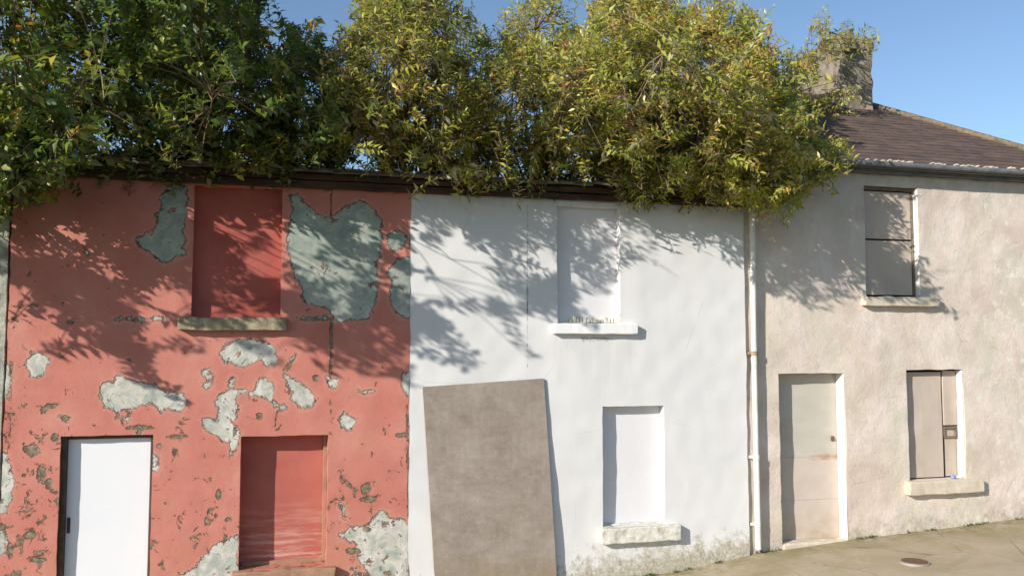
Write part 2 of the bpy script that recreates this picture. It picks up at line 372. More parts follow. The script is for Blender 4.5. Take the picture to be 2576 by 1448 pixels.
def sdf(P, poly):
    """signed distance (negative inside) of points P (n,2) to a polygon"""
    A = np.array(poly); B = np.roll(A, -1, 0); d = np.full(len(P), 1e9); ins = np.zeros(len(P), bool)
    for a, b in zip(A, B):
        e = b-a; w_ = P-a; t = np.clip((w_@e)/max(e@e, 1e-9), 0, 1); q = w_-t[:, None]*e
        d = np.minimum(d, np.hypot(q[:, 0], q[:, 1]))
        c = (a[1] > P[:, 1]) != (b[1] > P[:, 1])
        with np.errstate(divide='ignore', invalid='ignore'):
            xi = a[0] + (P[:, 1]-a[1])/(b[1]-a[1] + 1e-12)*e[0]
        ins ^= c & (P[:, 0] < xi)
    return np.where(ins, -d, d)
def seg_d(P, a, b, r):
    a = np.array(a); b = np.array(b); e = b-a; t = np.clip(((P-a)@e)/(e@e), 0, 1); q = P-a-t[:, None]*e
    return np.hypot(q[:, 0], q[:, 1]) - r

def wall_mesh(x0, x1, z0, z1, ops, y=0.0, thick=.5, step=.04, peel=(), chip=(), amp=.006, edge=None, seed=0):
    """front sheet with real openings (x0,x1,z0,z1,depth), reveals running back, sides, top and rear"""
    xs = set(np.round(np.arange(x0, x1, step), 4)) | {x1}; zs = set(np.round(np.arange(z0, z1, step), 4)) | {z1}
    for o in ops:
        xs = {v for v in xs if min(abs(v-o[0]), abs(v-o[1])) > step*.3 or v in (x0, x1)} | {o[0], o[1]}
        zs = {v for v in zs if min(abs(v-o[2]), abs(v-o[3])) > step*.3 or v in (z0, z1)} | {o[2], o[3]}
    for o in ops: xs |= {o[0], o[1]}; zs |= {o[2], o[3]}
    xs = sorted(xs); zs = sorted(zs); nx, nz = len(xs), len(zs)
    mb = MB(); P = []
    for z in zs:
        for x in xs:
            q = Vector((x*1.1+seed, z*1.1, 0))
            dy = mnoise.noise(q)*amp*2 + mnoise.noise(q*4)*amp*.7
            q2 = Vector((x*7, z*7, seed+5)); dx = mnoise.noise(q2)*.006; dz = mnoise.noise(q2+Vector((9, 3, 1)))*.006
            if edge and (x in (x0, x1)): dx += mnoise.noise(Vector((z*3, x, 0)))*edge + mnoise.noise(Vector((z*11, x, 4)))*edge*.5
            mb.v.append((x+dx, y+dy, z+dz)); P.append((x, z))
    P = np.array(P)
    def hole(i, j):
        cx = (xs[i]+xs[i+1])/2; cz = (zs[j]+zs[j+1])/2
        return any(o[0] < cx < o[1] and o[2] < cz < o[3] for o in ops)
    for j in range(nz-1):
        for i in range(nx-1):
            if not hole(i, j): mb.f.append((j*nx+i, j*nx+i+1, (j+1)*nx+i+1, (j+1)*nx+i)); mb.mi.append(0)
    pe = np.full(len(P), 1.0); ch = np.full(len(P), 1.0)
    for p in peel: pe = np.minimum(pe, p(P) if callable(p) else sdf(P, p))
    for p in chip: ch = np.minimum(ch, p(P) if callable(p) else sdf(P, p))
    pe = pe.tolist(); ch = ch.tolist()
    def back(idx, d):
        v = mb.v[idx]; mb.v.append((v[0], y+d, v[2])); pe.append(pe[idx]); ch.append(ch[idx]); return len(mb.v)-1
    for o in ops:
        ia, ib = xs.index(o[0]), xs.index(o[1]); ja, jb = zs.index(o[2]), zs.index(o[3])
        loop = [(ja, i) for i in range(ia, ib)] + [(j, ib) for j in range(ja, jb)] + [(jb, i) for i in range(ib, ia, -1)] + [(j, ia) for j in range(jb, ja, -1)]
        ids = [j*nx+i for j, i in loop]; bk = [back(k, o[4]) for k in ids]; n = len(ids)
        for k in range(n):
            mb.f.append((ids[k], bk[k], bk[(k+1) % n], ids[(k+1) % n])[::-1]); mb.mi.append(0)
    loop = [(0, i) for i in range(nx-1)] + [(j, nx-1) for j in range(nz-1)] + [(nz-1, i) for i in range(nx-1, 0, -1)] + [(j, 0) for j in range(nz-1, 0, -1)]
    ids = [j*nx+i for j, i in loop]; bk = [back(k, thick) for k in ids]; n = len(ids)
    for k in range(n): mb.f.append((ids[k], ids[(k+1) % n], bk[(k+1) % n], bk[k])[::-1]); mb.mi.append(0)
    mb.f.append(tuple(bk)); mb.mi.append(0)
    mb.attrs = dict(peel=pe, chip=ch)
    return mb

# ------------------------------------------------------------------ the ground
def strip(name, y0, y1, dz, mat, xs=None, ny=1, lumpy=0.0):
    mb = MB(); xs = xs or GX; n = len(xs)
    ys = [y0+(y1-y0)*k/ny for k in range(ny+1)]
    for yy in ys:
        for x in xs: mb.v.append((x, yy, gz(x)+dz + (mnoise.noise(Vector((x*1.3, yy*1.3, 0)))*lumpy if lumpy else 0)))
    for k in range(ny):
        for i in range(n-1): mb.f.append((k*n+i, k*n+i+1, (k+1)*n+i+1, (k+1)*n+i)); mb.mi.append(0)
    mb.smooth = bool(lumpy)
    return tag(mb.build(name, mat), kind='structure')
xsf = [-80, -40, -20] + [round(-14+.2*i, 2) for i in range(150)] + [20, 40, 80]
strip("pavement", -2.9, .1, 0, MAT['pave'], xsf, 14, .016)
kb = MB()
for i in range(40):
    xa, xb = -18+.95*i, -18+.95*(i+1)-.012; k = len(kb.v)
    kb.v += [(xa, -3.05, gz(xa)-.14), (xb, -3.05, gz(xb)-.14), (xb, -3.05, gz(xb)-.01), (xa, -3.05, gz(xa)-.01), (xb, -3.035, gz(xb)+.004), (xa, -3.035, gz(xa)+.004), (xb, -2.88, gz(xb)+.006), (xa, -2.88, gz(xa)+.006)]
    kb.f += [(k, k+1, k+2, k+3), (k+3, k+2, k+4, k+5), (k+5, k+4, k+6, k+7)]; kb.mi += [0]*3
tag(kb.build("kerb", MAT['kerb']), kind='structure')
strip("road", -10.5, -3.0, -.12, MAT['road'])
g = MB(); XE = [-900] + GX + [900]
for yy in (-900, 900):
    for x in XE: g.v.append((x, yy, gz(x)-.16))
for i in range(len(XE)-1): g.f.append((i, i+1, len(XE)+i+1, len(XE)+i)); g.mi.append(0)
tag(g.build("ground", MAT['earth']), kind='structure')

# ------------------------------------------------------------------ shared house pieces
def panel(th, name, o, y, mat, parent=None, thick=.03, m=.03):
    mb = MB().box(o[0]-m, o[1]+m, y+o[4], y+o[4]+thick, o[2]-m, o[3]+m, bev=0)
    return th.part(name, mb, mat, parent)
def sill(th, x0, x1, z0, z1, y, mat, parent, out=.07, jit=.006, inn=.1):
    return th.part("sill", MB().box(x0, x1, y-out, y+inn, z0, z1, .012, jit, .07), mat, parent)

# ---- house beyond the left edge
n_ = Thing("terraced_house", "pale grey rough rendered house wall at the left edge beside the red house", "house", (-6, 0, gz(-6)))
wl_ = wall_mesh(-9.5, -2.60, -1.0, 4.3, [(-6.6, -5.7, 2.8, 4.1, .15), (-6.6, -5.7, .2, 1.6, .15), (-4.6, -3.7, -.7, 1.55, .15)], y=.03, seed=3, edge=.0, step=.08)
wallL = n_.part("wall", wl_, MAT['leftwall'])
panel(n_, "blocked_window", (-6.6, -5.7, 2.8, 4.1, .15), .03, MAT['board2']); panel(n_, "blocked_window", (-6.6, -5.7, .2, 1.6, .15), .03, MAT['board2'])
panel(n_, "door", (-4.6, -3.7, -.7, 1.55, .15), .03, MAT['darkframe'])
n_.part("eaves", MB().box(-9.5, -2.62, -.06, .5, 4.3, 4.42, .01, .02, .2), MAT['timber'])

# ---- red house
RX0, RX1 = -2.57, 1.32
red = Thing("terraced_house", "two storey red painted house with peeling paint, blocked windows and a white door", "house", (-.6, 0, gz(-.6)))
up = (-.905, -.03, 2.80, 4.175, .105); lo = (-.395, .475, .27, 1.605, .205); dr = (-2.07, -1.23, -.45, 1.65, .13)
px = [
 [(412,520),(405,500),(418,475),(440,462),(468,470),(470,520),(466,575),(440,590),(410,580),(395,560),(388,535)],
 [(415,560),(445,552),(455,580),(468,600),(460,620),(470,640),(440,650),(410,660),(385,645),(345,612),(342,600),(375,580)],
 [(728,490),(750,485),(765,510),(800,540),(835,545),(880,515),(905,505),(935,520),(958,550),(960,600),(955,640),(950,680),(952,720),(945,760),(925,800),(880,806),(840,806),(830,780),(800,765),(775,765),(755,750),(765,735),(745,700),(728,650),(722,600),(730,560),(738,530)],
 [(978,585),(1005,578),(1022,590),(1018,620),(990,630),(972,615)],
 [(1000,650),(1034,645),(1034,805),(1005,795),(990,775),(980,735),(988,700),(968,690)],
 [(550,885),(575,860),(600,850),(650,853),(685,870),(698,900),(690,925),(665,915),(655,905),(640,910),(615,925),(590,915),(565,910)],
 [(712,930),(735,950),(760,965),(790,990),(798,1005),(780,1020),(765,1030),(745,1015),(730,1000),(735,985),(720,965)],
 [(640,985),(650,955),(672,948),(690,975),(685,1000),(700,1015),(720,1020),(715,1030),(690,1020),(665,1000),(620,988),(600,990),(590,1010),(600,1030),(590,1060),(600,1080),(605,1100),(595,1130),(580,1140),(570,1110),(540,1095),(515,1080),(510,1055),(525,1050),(545,1060),(548,1030),(540,1010),(555,990),(575,980),(610,978)],
 [(250,980),(262,965),(285,958),(290,938),(315,950),(350,960),(385,965),(420,985),(460,990),(468,1010),(455,1040),(440,1035),(420,1025),(405,1035),(380,1015),(350,1020),(320,1030),(290,1035),(265,1020),(250,1000)],
 [(62,915),(80,885),(105,888),(125,910),(108,945),(80,945)],
 [(425,1460),(480,1435),(505,1410),(540,1370),(575,1355),(597,1345),(600,1520),(425,1520)],
 [(855,1345),(880,1325),(925,1320),(935,1300),(960,1285),(985,1300),(1020,1308),(1036,1350),(1036,1560),(930,1560),(930,1448),(905,1410),(895,1370),(870,1358)],
 [(-30,1150),(12,1140),(24,1170),(34,1215),(26,1260),(10,1290),(-30,1300)], [(-30,1310),(26,1350),(16,1390),(-30,1400)], [(-30,900),(22,920),(28,960),(16,1000),(-30,1010)],
 [(850,1055),(868,1032),(885,1050),(898,1055),(885,1080),(858,1075)],
 [(1010,940),(1036,930),(1036,1000),(1012,985)],
 [(505,935),(525,928),(540,945),(530,955),(510,950)], [(505,960),(530,962),(535,978),(515,976)],
 [(290,1046),(330,1050),(330,1058),(296,1056)], [(345,1075),(360,1078),(352,1090),(342,1086)], [(578,948),(592,952),(588,970),(576,965)],
 [(150,1045),(175,1050),(165,1062)], [(900,980),(940,984),(920,990)], [(820,945),(850,955),(845,975),(822,970)], [(725,905),(745,890),(738,910)],
 [(385,1140),(400,1150),(398,1185),(386,1180)], [(855,1260),(866,1275),(868,1305),(860,1300)], [(925,1222),(935,1225),(930,1235)],
 [(745,800),(800,797),(830,795),(828,803),(780,806)], [(290,798),(345,800),(420,797),(420,803),(350,806),(290,804)], [(885,1425),(915,1448),(930,1500),(905,1500)],
 [(700,1015),(722,1018),(718,1034),(702,1030)],
]
def ell(cx, cy, rx, ry, n=9):
    return XZ([(cx+rx*math.cos(6.283*k/n)*rnd.uniform(.75, 1.15), cy+ry*math.sin(6.283*k/n)*rnd.uniform(.75, 1.15)) for k in range(n)])
chips = [ell(440,1137,9,13), ell(520,1310,9,14), ell(1010,1093,18,7), ell(450,1097,34,5), ell(75,1345,20,11), ell(90,1405,30,7), ell(82,1130,22,16),
 ell(130,1020,18,8), ell(550,1245,8,14), ell(545,1297,6,6), ell(575,1305,8,5), ell(920,1230,14,14), ell(925,1255,26,7), ell(165,1052,14,6), ell(400,1120,7,7), ell(350,1075,40,6),
 ell(652,1047,9,12), ell(795,950,10,9), ell(60,1195,9,5), ell(105,1190,14,22), ell(125,1215,10,18), ell(140,1100,10,10), ell(110,1030,10,10), ell(890,1385,24,8), ell(590,1090,6,20), ell(25,1380,8,26), ell(160,1400,14,20)]
segs = [(833,470,833,565,.006), (833,800,833,960,.013), (833,990,833,1100,.005), (850,1185,865,1205,.01), (865,1205,890,1228,.012), (852,1225,862,1245,.006), (930,1258,962,1240,.005),
 (700,1030,690,1080,.004), (100,1205,140,1240,.012), (75,1150,60,1115,.01), (1025,1020,1027,1300,.008), (740,806,830,797,.004), (28,900,24,1100,.009), (745,895,730,915,.010), (170,1070,180,1095,.005)]
def segf(a):
    p = XZ([(a[0], a[1]), (a[2], a[3])]); return lambda P: seg_d(P, p[0], p[1], a[4])
zt, zb = 4.20, -.75
wm = wall_mesh(RX0, RX1, zb, zt, [up, lo, dr], peel=[XZ(p) for p in px], chip=chips+[segf(a) for a in segs], step=.03, seed=1, edge=.012)
rw = red.part("wall", wm, MAT['red'])
wu = panel(red, "blocked_window", up, 0, MAT['redpanel']); sill(red, -1.02, .03, 2.685, 2.815, 0, MAT['mossysill'], wu, .085, .014, .10)
wlw = panel(red, "boarded_window", lo, 0, MAT['redboard'])
red.part("frame", MB().box(.435, .474, .165, .204, .28, 1.60, .004).box(-.37, .434, .175, .204, .27, .31, .004), MAT['redsill'], wlw)
sill(red, -.46, .56, .10, .268, 0, MAT['redsill'], wlw, .09, .014, .19)
# door: white slab, dark frame strips, lock
d0 = red.part("door", MB().box(-2.02, -1.262, .095, .135, -.45, 1.612, .004), MAT['whitedoor'])
red.part("frame", MB().box(-2.069, -2.022, .03, .13, -.45, 1.648, .004).box(-2.021, -1.232, .06, .13, 1.614, 1.648, .004).box(-1.26, -1.232, .06, .13, -.45, 1.612, .004), MAT['darkframe'], d0)
hz = W(163, 1325)[2]; hx = -1.992
red.part("handle", MB().box(hx-.014, hx+.014, .085, .0945, hz-.075, hz+.075, .003).box(hx-.006, hx+.006, .070, .084, hz+.02, hz+.05, .003).tube([(hx, .088, hz-.045), (hx, .078, hz-.045)], .009, 8), MAT['darkframe'], d0)

# ---- eaves (rotten fascia under a ragged row of slates) for the two roofless houses
def eaves(th, x0, x1, seed):
    r = random.Random(seed); mb = MB()
    x = x0
    while x < x1:
        l = min(r.uniform(1.2, 2.2), x1-x)
        if x1-x-l < .4: l = x1-x
        mb.box(x, x+l-.004, -.075+r.uniform(-.008, .008), .0-.003, 4.185, 4.26+r.uniform(-.01, .005), .006, .008, .12)
        mb.box(x, x+l-.004, -.115+r.uniform(-.01, .01), .05, 4.268, 4.325+r.uniform(-.01, .008), .006, .010, .12)
        x += l
    e = th.part("eaves", mb, MAT['timber'])
    sb = MB(); x = x0
    while x < x1-.05:
        l = min(r.uniform(.22, .42), x1-x)
        for k in range(2):
            if r.random() < .9:
                sb.box(x+.003, x+l-.003, -.17+r.uniform(-.03, .04)+.03*k, .3, 4.335+.024*k+r.uniform(0, .008), 4.353+.024*k+r.uniform(0, .01), .003, .008, .1)
        if r.random() < .45:
            rr = r.uniform(.03, .06); sb.box(x+.05, x+.05+rr*2.4, -.10+r.uniform(-.03, .1), .05, 4.385, 4.385+rr, .02, .02, .04)
        x += l
    th.part("slate", sb, MAT['slateedge'], e)
    for k in range(int((x1-x0)*9)):
        xx = r.uniform(x0+.1, x1-.3); l = r.uniform(.05, .28); zz = r.uniform(4.20, 4.34)
        sb.box(xx, xx+l, -.135+r.uniform(0, .03), -.09, zz, zz+r.uniform(.006, .02), .002, .012, .05, rot=None)
    db = MB(); n = int((x1-x0)/.1); m = 20; k0 = 0
    for j in range(m+1):
        for i in range(n+1):
            xx = x0+(x1-x0)*i/n; yy = .02+5.0*j/m; q = Vector((xx*2.2, yy*2.2, seed))
            db.v.append((xx, yy, 4.36+.05*mnoise.noise(q)+.05*mnoise.noise(q*4)-.02*yy))
    for j in range(m):
        for i in range(n): db.f.append((j*(n+1)+i, j*(n+1)+i+1, (j+1)*(n+1)+i+1, (j+1)*(n+1)+i)); db.mi.append(0)
    th.part("roof", db, MAT['debris'], label="collapsed roof buried in dark soil and rubble")
    th.part("rear_wall", MB().box(x0+.02, x1-.02, 4.6, 4.95, -1.0, 4.2, .0), MAT['stone'])
eaves(red, RX0, RX1, 5)

# ---- white house
WX0, WX1 = 1.322, 5.335
white = Thing("terraced_house", "two storey white painted house with blocked windows and a plywood sheet over its doorway", "house", (3.3, 0, gz(3.3)))
wup = (2.985, 3.745, 2.785, 4.125, .125); wlo = (3.515, 4.27, .50, 1.845, .12)
cr = [lambda P: seg_d(P, (2.63, 2.25), (2.632, 4.2), .0075), lambda P: seg_d(P, (2.632, 2.9), (2.628, 3.3), .012)]
rough = [XZ([(1440,792),(1560,788),(1560,812),(1440,812)], .0), XZ([(1640,1290),(1672,1300),(1672,1312),(1610,1312)]), XZ([(1460,850),(1530,848),(1530,855),(1465,856)])]
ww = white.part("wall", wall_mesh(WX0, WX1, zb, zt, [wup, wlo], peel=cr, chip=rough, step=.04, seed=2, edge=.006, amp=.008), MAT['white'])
b1 = panel(white, "blocked_window", wup, 0, MAT['whitepanel']); sill(white, 2.92, 3.93, 2.665, 2.783, 0, MAT['whitesill'], b1, .08, .006, .11)
rb = MB()
for k in range(14): xx = 3.16+.042*k; rb.box(xx, xx+.036, .105-rnd.uniform(0, .02), .13, 2.79, 2.84+rnd.uniform(-.01, .035), .006, .004, .03)
white.part("rubble", rb, MAT['dirtysill'], b1)
b2 = panel(white, "blocked_window", wlo, 0, MAT['whitepanel']); sill(white, 3.47, 4.43, .33, .50, 0, MAT['dirtysill'], b2, .09, .012, .11)
white.part("crack_edge", MB().box(3.55, 4.26, .085, .118, .50, .515, .003, .004, .06), MAT['dirtysill'], b2)
eaves(white, WX0, WX1, 9)

# ---- plywood sheet leaning against the white house
def ply():
    T = Thing("plywood_sheet", "tall weathered grey brown plywood sheet covering the doorway of the white house", "board", (2.2, -.05, gz(2.2)))
    c = [(1.46, 2.09, -.028), (2.815, 2.17, -.028), (2.955, -.17, -.075), (1.615, -.20, -.075)]
    mb = MB(); N, Mn = 14, 24
    def P(u, v, off):
        a = np.array(c[0])*(1-u)+np.array(c[1])*u; b = np.array(c[3])*(1-u)+np.array(c[2])*u; p = a*(1-v)+b*v
        bow = .012*math.sin(math.pi*v)*(u) + .004*mnoise.noise(Vector((u*3, v*4, 1)))
        e = .004*mnoise.noise(Vector((u*14, v*22, 2)))
        return (p[0]+e, p[2]-bow+off, p[1]+e)
    for off in (0, .018):
        for j in range(Mn+1):
            for i in range(N+1): mb.v.append(P(i/N, j/Mn, off))
    K = (N+1)*(Mn+1)
    for j in range(Mn):
        for i in range(N):
            a = j*(N+1)+i; mb.f.append((a, a+N+1, a+N+2, a+1)); mb.f.append((K+a, K+a+1, K+a+N+2, K+a+N+1)); mb.mi += [0, 0]
    ring = [i for i in range(N+1)]+[j*(N+1)+N for j in range(1, Mn+1)]+[Mn*(N+1)+i for i in range(N-1, -1, -1)]+[j*(N+1) for j in range(Mn-1, 0, -1)]
    for k in range(len(ring)): a, b = ring[k], ring[(k+1) % len(ring)]; mb.f.append((a, b, K+b, K+a)); mb.mi.append(0)
    T.part("panel", mb, MAT['ply'])
    for u, v in ((.05, .04), (.95, .07), (.03, .5), (.97, .5), (.62, .24), (.08, .93), (.93, .93), (.5, .02)):
        q = P(u, v, 0); T.part("nail", MB().tube([(q[0], q[1]+.002, q[2]), (q[0], q[1]-.004, q[2])], .008, 8), MAT['rust'])
ply()

# ---- beige house with hipped slate roof
GY = .04; GX0, GX1 = 5.345, 10.75
gr = Thing("terraced_house", "two storey weathered beige house with brown slate roof, chimney and boarded openings", "house", (8, GY, gz(8)))
gd = (5.79, 6.70, .16, 2.20, .165); gu = (7.05, 7.84, 3.15, 4.555, .11); gl = (7.60, 8.44, .855, 2.235, .15)
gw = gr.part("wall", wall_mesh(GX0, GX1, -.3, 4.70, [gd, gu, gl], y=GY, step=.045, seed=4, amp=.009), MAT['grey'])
gr.part("side_wall", MB().box(GX1-.4, GX1-.001, GY+.5, 6, -.3, 4.70, 0).box(GX0, GX1-.4, 5.6, 6, -.3, 4.70, 0).box(GX0+.001, GX0+.35, GY+.5, 5.6, -.3, 4.7, 0), MAT['grey'])
# door with two boards, lock, pale right reveal
D = gr.part("door", MB().box(5.77, 6.72, GY+.165, GY+.20, 1.173, 2.22, .002), MAT['greydoor'])
gr.part("panel", MB().box(5.77, 6.72, GY+.160, GY+.20, .656, 1.172, .002), MAT['greydoor'], D)
gr.part("panel", MB().box(5.77, 6.72, GY+.163, GY+.20, .14, .655, .002), MAT['greydoor'], D)
gr.part("lock", MB().box(6.60, 6.64, GY+.150, GY+.164, 1.36, 1.42, .003).tube([(6.62, GY+.15, 1.39), (6.62, GY+.135, 1.39)], .012, 8), MAT['iron'], D)
gr.part("reveal", MB().box(6.684, 6.697, GY+.004, GY+.158, .17, 2.19, .003, .003, .1), MAT['reveal'], D)
gr.part("threshold", MB().box(5.80, 6.69, GY-.02, GY+.15, .10, .185, .02, .015, .08), MAT['beigesill'], D)
# upper window
U_ = gr.part("boarded_window", MB().box(7.03, 7.86, GY+.13, GY+.15, 3.13, 4.57, 0), MAT['dark'])
gr.part("board", MB().box(7.085, 7.80, GY+.085, GY+.115, 3.895, 4.50, .004, .003, .2), MAT['board2'], U_)
gr.part("board", MB().box(7.085, 7.80, GY+.092, GY+.122, 3.18, 3.872, .004, .003, .2), MAT['board2'], U_)
gr.part("frame", MB().box(7.055, 7.08, GY+.05, GY+.128, 3.155, 4.55, .003).box(7.081, 7.832, GY+.05, GY+.128, 4.515, 4.548, .003).box(7.805, 7.828, GY+.07, GY+.128, 3.17, 4.512, .003), MAT['brownframe'], U_)
gr.part("reveal", MB().box(7.832, 7.845, GY+.003, GY+.10, 3.17, 4.54, .003, .006, .08), MAT['reveal'], U_)
sill(gr, 6.97, 8.07, 3.03, 3.148, GY, MAT['beigesill'], U_, .085, .010, .09)
# lower window: one wide board, one short board, a bit of sash showing
Lw = gr.part("boarded_window", MB().box(7.58, 8.46, GY+.165, GY+.18, .84, 2.25, 0), MAT['dark'])
gr.part("board", MB().box(7.625, 8.20, GY+.11, GY+.135, .87, 2.20, .004, .003, .2), MAT['board1'], Lw)
gr.part("board", MB().box(8.225, 8.43, GY+.105, GY+.13, 1.52, 2.215, .004, .003, .2), MAT['board1'], Lw)
gr.part("board", MB().box(8.25, 8.43, GY+.142, GY+.16, .87, 1.50, .004, .003, .2), MAT['board1'], Lw)
gr.part("sash", MB().box(8.228, 8.43, GY+.115, GY+.14, 1.475, 1.505, .003).box(8.228, 8.25, GY+.115, GY+.14, 1.38, 1.474, .003).box(8.40, 8.43, GY+.115, GY+.14, 1.38, 1.474, .003).box(8.228, 8.43, GY+.115, GY+.14, 1.36, 1.379, .003), MAT['brownframe'], Lw)
gr.part("reveal", MB().box(8.424, 8.437, GY+.003, GY+.10, .87, 2.22, .003, .005, .08), MAT['reveal'], Lw)
sill(gr, 7.53, 8.64, .69, .853, GY, MAT['beigesill'], Lw, .085, .010, .10)
# roof
AP = np.array([8.75, 3.0, 6.66]); EZ = 4.83; YE = -.13
rf = MB(); C0 = np.array([GX1+.15, YE, EZ]); NC = 24
def ridge_left(t): return np.array([GX0-.05, YE+(3.0-YE)*t, EZ+(AP[2]-EZ)*t])
def hipp(t): return C0*(1-t)+AP*t
for k in range(NC):
    t0, t1 = k/NC, (k+1)/NC
    a, b = ridge_left(t0), hipp(t0); c_, d_ = ridge_left(min(t1+.012, 1)), hipp(min(t1+.012, 1))
    nseg = max(2, int((b[0]-a[0])/.26)); q0 = len(rf.v)
    for i in range(nseg+1):
        u = i/nseg; lo_ = a*(1-u)+b*u; hi_ = c_*(1-u)+d_*u; j = .010*mnoise.noise(Vector((lo_[0]*5, k*3.1, 2)))
        rf.v += [(lo_[0], lo_[1]-.012*.4+j, lo_[2]+.016+j), (lo_[0], lo_[1]+j, lo_[2]+j-.004), (hi_[0], hi_[1], hi_[2]+.001)]
    for i in range(nseg):
        q = q0+3*i; rf.f += [(q, q+3, q+5, q+2), (q+1, q+4, q+3, q)]; rf.mi += [0, 0]
# other slopes
k = len(rf.v); B1 = (GX0-.05, 6.13, EZ); B2 = (GX1+.15, 6.13, EZ)
rf.v += [tuple(C0), B2, tuple(AP), B1, (GX0-.05, 3.0, AP[2]), (GX0-.05, YE, EZ)]
rf.f += [(k, k+1, k+2), (k+1, k+3, k+4, k+2), (k+5, k+4, k+3)]; rf.mi += [0, 0, 0]
R_ = gr.part("roof", rf, MAT['slate'])
hb = MB()
for i in range(15):
    a = hipp(i/15+.003); b = hipp((i+1)/15+.012); o = np.array([-.05, -.03, .03])
    hb.tube([a+o*.3, b+o*.3], [.06, .055], 8)
gr.part("hip_tiles", hb, MAT['hip'], R_)
gb = MB()
for i in range(5): gb.tube([(GX0+.1+(GX1-GX0)*i/5, YE-.05, EZ-.045), (GX0+.1+(GX1-GX0)*(i+1)/5+.02, YE-.05, EZ-.048)], .036+.002*(i % 2), 10)
gr.part("gutter", gb, MAT['gutter'])
gr.part("soffit", MB().box(GX0+.02, GX1+.1, GY-.10, GY+.5, 4.702, 4.792, .004).box(GX0+.02, GX1+.1, YE-.012, GY-.102, 4.745, 4.815, .004), MAT['gutter'])
mo = MB()
for i in range(60):
    xx = rnd.uniform(6.2, GX1); s_ = rnd.uniform(.008, .026)
    mo.box(xx, xx+s_*rnd.uniform(1, 2.6), YE-.06, YE+.02, EZ-.005, EZ+s_*.7, .01, .012, .03)
gr.part("moss", mo, MAT['beigesill'], R_, "pale lichen crust along the slate edge")['kind'] = 'stuff'
# chimney: long side running front to back, ragged mossy top
chb = MB().box(8.38, 8.92, 2.25, 3.85, 5.9, 7.22, .03, .05, .12).box(8.36, 8.96, 2.22, 3.88, 7.18, 7.32, .04, .06, .08)
ch = gr.part("chimney", chb, MAT['stone'], R_)
cb = MB()
for i in range(110):
    xx = rnd.uniform(8.36, 8.93); yy = rnd.uniform(2.24, 3.72); s_ = rnd.uniform(.05, .12)
    cb.box(xx-s_*.5, xx+s_*.5, yy-s_, yy+s_, 7.20-s_*rnd.random(), 7.32+s_*rnd.uniform(.3, 1.5), .02, .05, .05)
gr.part("cap", cb, MAT['moss'], ch)

# ---- downpipe between white and beige house
pp = MB(); pts = [(5.425, -.05, 4.62), (5.425, -.05, 4.45), (5.422, -.04, 2.3)]; pp.tube(pts, .034, 12)
pp.tube([(5.422, -.04, 2.3), (5.425, -.04, 1.25)], .033, 12); pp.tube([(5.425, -.04, 1.25), (5.43, -.04, .16)], .036, 12)
dp = gr.part("downpipe", pp, MAT['pipe'])
for z in (2.42, 1.2, .42):
    gr.part("bracket", MB().tube([(5.424, -.04, z), (5.424, -.04, z+.05)], .043, 12).box(5.36, 5.49, -.008, .045, z+.008, z+.04, .003), MAT['rust'] if z > 2 else MAT['pipe'], dp)

# ---- small things
T = Thing("crumpled_packet", "small crumpled blue and white packet on the lower window sill of the beige house", "litter", (8.30, GY+.03, .86))
T.part("wrapper", MB().box(8.24, 8.30, GY-.0, GY+.05, .858, .895, .008, .02, .02), MAT['packet_blue'])
T.part("lining", MB().box(8.302, 8.37, GY-.0, GY+.05, .858, .885, .008, .02, .02), MAT['packet_white'])
cx, cy = 7.1, -1.42
sc_ = W(2300, 1415, -1.4); 
def on_ground(px_, py_):
    d = _F*FPX + _R*(px_-1287.5) - _U*(py_-724); t = .001
    for _ in range(60):
        p = CAM + d*t; t *= 1 + (p[2]-gz(p[0]))/max(1e-6, CAM[2]-p[2]+1e-6) if CAM[2]-p[2] > 1e-6 else 1.5
    return CAM + d*t
q = on_ground(2300, 1415); cx, cy = q[0], q[1]
T = Thing("manhole_cover", "small round rusty iron cover set in the pavement before the beige house", "cover", (cx, cy, gz(cx)))
T.part("rim", MB().tube([(cx, cy, gz(cx)-.03), (cx, cy, gz(cx)+.020)], .155, 28), MAT['kerb'])
T.part("lid", MB().tube([(cx, cy, gz(cx)+.0), (cx, cy, gz(cx)+.026)], .135, 28), MAT['iron'])

# ------------------------------------------------------------------ foliage
def leaves_mesh(P, D, N, L, Wd, tone):
    """5-vertex folded leaves from arrays"""
    n = len(P); D /= np.linalg.norm(D, axis=1)[:, None]; Sd = np.cross(D, N); Sd /= (np.linalg.norm(Sd, axis=1)[:, None]+1e-9); N = np.cross(Sd, D)
    L = L[:, None]; Wd = Wd[:, None]
    v = np.empty((n, 5, 3))
    v[:, 0] = P; v[:, 2] = P+D*L-N*L*.16; c = P+D*L*.45
    v[:, 4] = c+N*L*.02; v[:, 1] = c-Sd*Wd*.5+N*Wd*.18; v[:, 3] = c+Sd*Wd*.5+N*Wd*.18
    idx = np.arange(n)[:, None]*5
    f = np.concatenate([idx+np.array([[0, 4, 2, 1]]), idx+np.array([[0, 3, 2, 4]])], 1).reshape(-1, 4)
    return v.reshape(-1, 3), f, np.repeat(tone, 5)
def np_obj(name, V, Fq, mat, L, tone=None):
    me = bpy.data.meshes.new(name); V = V-np.array(L)
    me.vertices.add(len(V)); me.vertices.foreach_set('co', V.ravel().astype(np.float32))
    me.loops.add(Fq.size); me.loops.foreach_set('vertex_index', Fq.ravel().astype(np.int32))
    me.polygons.add(len(Fq)); me.polygons.foreach_set('loop_start', np.arange(len(Fq), dtype=np.int32)*4)
    me.update(calc_edges=True); me.materials.append(mat)
    if tone is not None: at = me.attributes.new('tone', 'FLOAT', 'POINT'); at.data.foreach_set('value', tone.astype(np.float32))
    o = bpy.data.objects.new(name, me); COL.objects.link(o); return o

